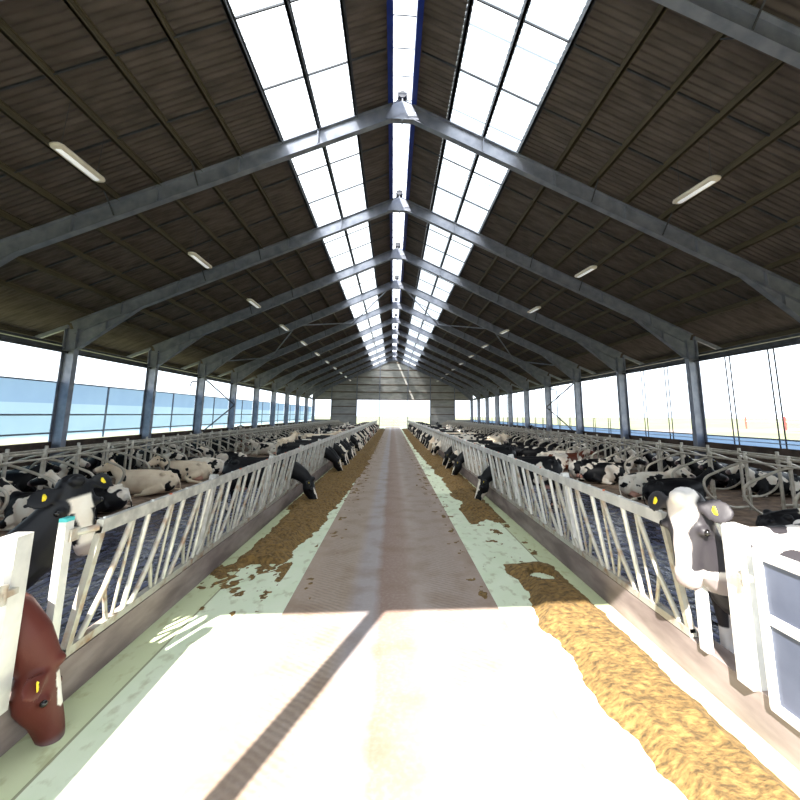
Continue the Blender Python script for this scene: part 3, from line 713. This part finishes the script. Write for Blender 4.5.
def scat(x, y):
    e = min(abs(x+1.3), abs(x-1.1)); n = mnoise.noise(V((x*5, y*4, 22)))*.6 + mnoise.noise(V((x*16, y*12, 24)))*.4
    return .035*(n - (.26 if y < 8 else .26 - .17*min(1, (y-8)/6)) - e*(1.1 if y < 8 else .75))
grid_stuff('silage_crumbs', M['feed'], -1.9, 1.6, 5.5, 46, .03, .045, scat, 'thin crumbs of silage scattered on the drive alley', 'feed')

# ------------------------------------------------------------------ cows
STAND = cow_mesh('standing_cow', 'stand'); FEED = cow_mesh('feeding_cow', 'feed', hs=1.15)
LIE = cow_mesh('lying_cow', 'lying')
LIE2 = cow_mesh('lying_cow_turned', 'lying', neck=[((.5,0,.50),.20,.27),((.72,.03,.60),.15,.21),((.86,.12,.74),.115,.165),((.92,.24,.86),.10,.13),((.93,.32,.92),.085,.10)], head=((.94,.33,.97),(.25,.85,-.45),(.1,.3,.9)))
FEED2 = cow_mesh('feeding_cow_side', 'feed', neck=[((.5,0,1.14),.20,.31),((.76,0,1.13),.16,.25),((1.0,.02,1.05),.13,.20),((1.18,.06,.90),.11,.165),((1.32,.12,.76),.10,.13),((1.37,.16,.70),.08,.10)], head=((1.40,.17,.76),(.30,.35,-.9),(.85,.2,.45)))

# --- the two cows whose faces look into the alley, and the brown one beside
def paintL(c, t, ss, uu, j):
    if t is not None:
        if t > .47: return 1.0 if uu > -.08 else .3
        if uu > -.075 and t > .09: 
            w = .085 if t < .22 else .055
            w += .012*math.sin(t*31); return max(0., min(1., (w - abs(ss + j*.35))/.014 + .5)) * max(0., min(1., (t-.09)/.02))
        return 0.0
    if c.z < .62 and j > -.012: return 1.0 if abs(c.y) < .3 and c.x > .2 else 0
    if c.z < .85 and c.x > .45 and mnoise.noise(c*3.5) > .05: return 1
    return 1.0 if c.x < .1 and mnoise.noise(c*2.2) > .12 else 0.0
cl, lyaw = (-4.46, 4.06, -.2), math.radians(18)
HL = cow_mesh('alert_cow', 'stand', .014, paintL, True,
    hs=1.2, neck=[((.5,0,1.10),.21,.32),((.75,0,1.14),.19,.30),((.93,.02,1.30),.165,.26),((1.06,.04,1.52),.14,.21),((1.14,.06,1.72),.115,.15)],
    head=((1.20,.06,1.88),(.30,-.06,-.95),(.62,-.74,.30)))
cow(HL, HERO, 'holstein_cow', cl, lyaw, 'black cow with a white blaze looking over the left fence end, nearest on the left', tags=((-1,'yellow'),(1,'yellow')) )
def paintR(c, t, ss, uu, j):
    if t is not None:
        if t > .44: return 1.0
        if abs(ss) > .14: return 0.0
        if uu > -.05: w = .052 + .042*max(0., min(1., (.20-t)/.10)) + .006*math.sin(t*27); return max(0., min(1., (w - abs(ss + .006 + j*.3))/.014 + .5))
        return 1.0 if uu < -.19 else 0.0
    if c.x > .62 and c.z > .6: return 0.0
    if c.x > .45 and c.z < .55: return 1.0
    return 0.0 if mnoise.noise(c*1.9 + V((.0,.4,2.2))) > .10 else 1.0
HR = cow_mesh('watching_cow', 'stand', .014, paintR, True,
    hs=1.16, neck=[((.5,0,1.12),.20,.31),((.75,.0,1.16),.18,.28),((.93,.0,1.28),.155,.24),((1.05,.0,1.44),.135,.19),((1.11,.0,1.57),.11,.13)],
    head=((1.15,.0,1.70),(.10,.04,-.98),(.97,.20,.16)))
mbc = MB(); i_ = HR[1]; P, A, U, S_ = i_['poll'], i_['a'], i_['u'], i_['s']
pts = []
for k in range(25):
    th = 2*PI*k/24; pts.append(P + 1.22*(A*(.19 - .22*math.cos(th)) + S_*(.165*math.sin(th)) + U*(-.155 + .10*math.cos(th))))
mbc.tube(pts, .016, 8, False)
cr = cow(HR, HEROGREY, 'holstein_cow', (3.68, 3.93, -.2), PI + math.radians(12), 'white-faced grey and white cow looking at the viewer beside the right gate post', tags=((1,'yellow'),(-1,'yellow')), collar=mbc, size=1.08)
def paintB(c, t, ss, uu, j):
    if t is not None: return 1.0 if abs(ss+j) < .035 and uu > -.05 and .05 < t < .3 else 0
    if c.x < .62 and c.x > .34 and c.z > 1.05: return 1.0 if j > -.02 else 0
    return 0
HB = cow_mesh('brown_cow', 'feed', .016, paintB, True,
    neck=[((.5,0,1.16),.20,.31),((.74,0,1.16),.16,.26),((.93,0,1.06),.135,.20),((1.06,0,.90),.125,.17),((1.15,0,.74),.10,.14),((1.19,0,.66),.08,.1)], head=((1.22,0,.70),(.20,.0,-.97),(.97,0,.2)))
cow(HB, HEROBROWN, 'brown_cow', (-3.86, 3.16, -.2), math.radians(22), 'red-brown cow reaching down between the two left gate posts, lower left', tags=((1,'yellow'),))

# --- cows with their heads through the feed fences
def gapy(y):    # nearest gap of the headlock pattern
    return 6.25 + .22 + round((y-6.47)/.74)*.74
rng = random.Random(3); n = 0
left = [(11.9,0,FEED,0),(16.6,0,FEED2,1),(17.9,1,FEED2,1),(18.9,1,FEED,2),(19.9,3,FEED,1),(21.2,0,FEED,1),(22.5,1,FEED2,1),(23.8,2,FEED,1),(25.0,5,STAND,1),(26.3,1,FEED,1),(27.6,2,FEED2,1),(29.5,4,FEED,1),(31,0,FEED,1),(32.5,6,FEED,1),(34.2,1,FEED,1),(36,3,FEED2,1),(37.6,0,FEED,1),(39.5,6,FEED,1),(41.5,6,FEED,1),(43.2,2,FEED,1),(45.2,0,FEED,1),(47,6,FEED2,1),(49,1,FEED,1),(51.2,3,FEED,1),(53.5,0,FEED,1),(56,6,FEED,1),(59,1,FEED,1),(62,2,FEED,1),(65,6,FEED,1)]
right = [(11.5,1,FEED,0),(16.2,0,FEED,1),(17.4,2,FEED2,1),(18.9,0,FEED,1),(23.5,4,FEED2,1),(25.2,3,FEED,1),(27.2,5,FEED,1),(28.6,0,FEED,1),(30.5,1,FEED,1),(32.3,2,FEED,1),(34.0,0,FEED,1),(36.4,3,FEED2,1),(38.2,1,FEED,1),(40.5,0,FEED,1),(42.5,2,FEED,1),(45,4,FEED,1),(47.5,0,FEED,1),(50,1,FEED,1),(52.8,3,FEED,1),(55.5,0,FEED,1),(59,1,FEED,1),(63,0,FEED,1),(66,2,FEED,1)]
for sg, sd, lst in ((-1,'left',left),(1,'right',right)):
    for k, (y, ci, me, _) in enumerate(lst):
        gy = gapy(y); reach = .93 if me is not STAND else 1.75
        xx = sg*(2.80 + reach) if me is not STAND else sg*4.6
        yaw = (0 if sg < 0 else PI) + rng.uniform(-.05,.05)
        act = 'eating through the' if me is not STAND else 'standing by the'
        cow(me, COATS[ci][0], 'holstein_cow' if ci < 6 else 'brown_cow', (xx, gy, -.2), yaw, '%s cow %s %s headlock fence, %s from the viewer' % (COATS[ci][1], act, sd, ordn(k+1)), 'cows at the %s feed fence' % sd, detail=gy < 26, flip=1 if k % 2 else -1, tags=((1,'yellow'),(-1,'yellow')) if gy < 26 else ())
# --- loose standing cows in the alleys
loose = [(-5.5,21.5,1.5,5),(-5.4,30,-1.4,2),(-5.6,36,1.7,0),(-5.4,44,1.5,4),(-5.5,52,-1.6,3),(5.5,22.5,-1.5,5),(5.4,33.5,1.4,2),(5.5,41,-1.7,4),(5.5,50,1.6,0),(-12.9,34.5,1.6,3),(12.9,37,1.5,0)]
for k, (x, y, a, ci) in enumerate(loose):
    sd = 'left' if x < 0 else 'right'; wh = 'wall-side walkway' if abs(x) > 12 else 'inner walkway'
    cow(STAND, COATS[ci][0], 'holstein_cow', (x, y, -.2), a, '%s cow standing loose in the %s %s, %s from the viewer' % (COATS[ci][1], sd, wh, ordn(1+sum(1 for q in loose[:k] if (q[0] < 0) == (x < 0) and (abs(q[0]) > 12) == (abs(x) > 12)))), 'cows standing loose', detail=False, flip=1 if k % 2 else -1)
# --- cows lying (a few standing) in the stalls
rng = random.Random(11)
seqL = {1:(3,LIE),3:(4,LIE2),5:(3,LIE),6:(2,LIE),8:(5,LIE),10:(5,LIE2),11:(3,LIE),13:(2,LIE)}
seqR = {3:(1,LIE),6:(0,LIE),7:(4,LIE2),9:(2,LIE),10:(3,LIE2),12:(6,LIE),13:(4,LIE)}
for sg, sd, seq in ((-1,'left',seqL),(1,'right',seqR)):
    for row in (0,1):
        for k in range(0 if row == 0 else 3, 54):
            y = SY[k] + (.42 if sg < 0 else .58)
            if row == 0 and k in seq: ci, me = seq[k]
            elif row == 0 and k < 14: continue
            else:
                if rng.random() < (.42 if row == 0 else (.12 if k < 16 else .4)): continue
                ci = rng.choice([0,1,1,2,2,3,3,4,5,6] if sg < 0 else [0,0,1,2,2,3,3,4,5,6,1]); me = rng.choice([LIE,LIE,LIE2])
                if row == 1 and k < 12: ci = rng.choice([0,0,1,1,3])
            if row == 0 and k == 0 : continue
            inner = row == 0; x = sg*(7.42 + rng.uniform(0,.15) if inner else 11.55)
            if k > 44 and rng.random() < .5: continue
            yaw = (0 if (sg > 0) == inner else PI) + rng.uniform(-.08,.08)
            cow(me, COATS[ci][0], 'holstein_cow' if ci < 6 else 'brown_cow', (x, y, -.01), yaw, '%s cow lying in the %s stall back, %s %s row' % (COATS[ci][1], ordn(k+1), 'inner' if inner else 'outer', sd), 'cows lying in the %s stalls' % sd, detail=y < 16, flip=rng.choice((-1,1)), tags=((1,'yellow'),) if y < 22 else (), size=.92)

# ------------------------------------------------------------------ light, camera
w = bpy.data.worlds.new('World'); scene.world = w; w.use_nodes = True; nt = w.node_tree; nt.nodes.clear()
bg = N(nt, 'ShaderNodeBackground'); out = N(nt, 'ShaderNodeOutputWorld'); bg.inputs[0].default_value = (.82,.91,1,1); bg.inputs[1].default_value = 1.5; nt.links.new(bg.outputs[0], out.inputs[0])
sun = bpy.data.lights.new('sun', 'SUN'); sun.energy = 12; sun.angle = math.radians(.6); sun.color = (1,.96,.9)
so = bpy.data.objects.new('sun', sun); COL.objects.link(so); so.location = (-10,-20,20)
so.rotation_euler = V((.37, 1, -.835)).to_track_quat('-Z', 'Y').to_euler()
cam = bpy.data.cameras.new('camera'); co_ = bpy.data.objects.new('camera', cam); COL.objects.link(co_); scene.camera = co_
p_, y_, r_ = .1609, .0683, .0047
fw = V((math.sin(y_)*math.cos(p_), math.cos(y_)*math.cos(p_), math.sin(p_))); ri = V((math.cos(y_), -math.sin(y_), 0)); up = ri.cross(fw)
ri2 = ri*math.cos(r_) + up*math.sin(r_); up2 = up*math.cos(r_) - ri*math.sin(r_)
co_.matrix_world = Matrix.Translation((-.158, 0, 2.4)) @ Matrix((ri2, up2, -fw)).transposed().to_4x4()
cam.sensor_width = 36; cam.sensor_fit = 'HORIZONTAL'; cam.lens = 405.7/800*36; cam.shift_x = -(421.05-400)/800; cam.shift_y = (348.6-400)/800
cam.clip_end = 2000; cam.clip_start = .05
scene.view_settings.view_transform = 'Standard'; scene.view_settings.look = 'None'; scene.view_settings.exposure = 1.1; scene.view_settings.gamma = 1
scene.view_settings.use_curve_mapping = False
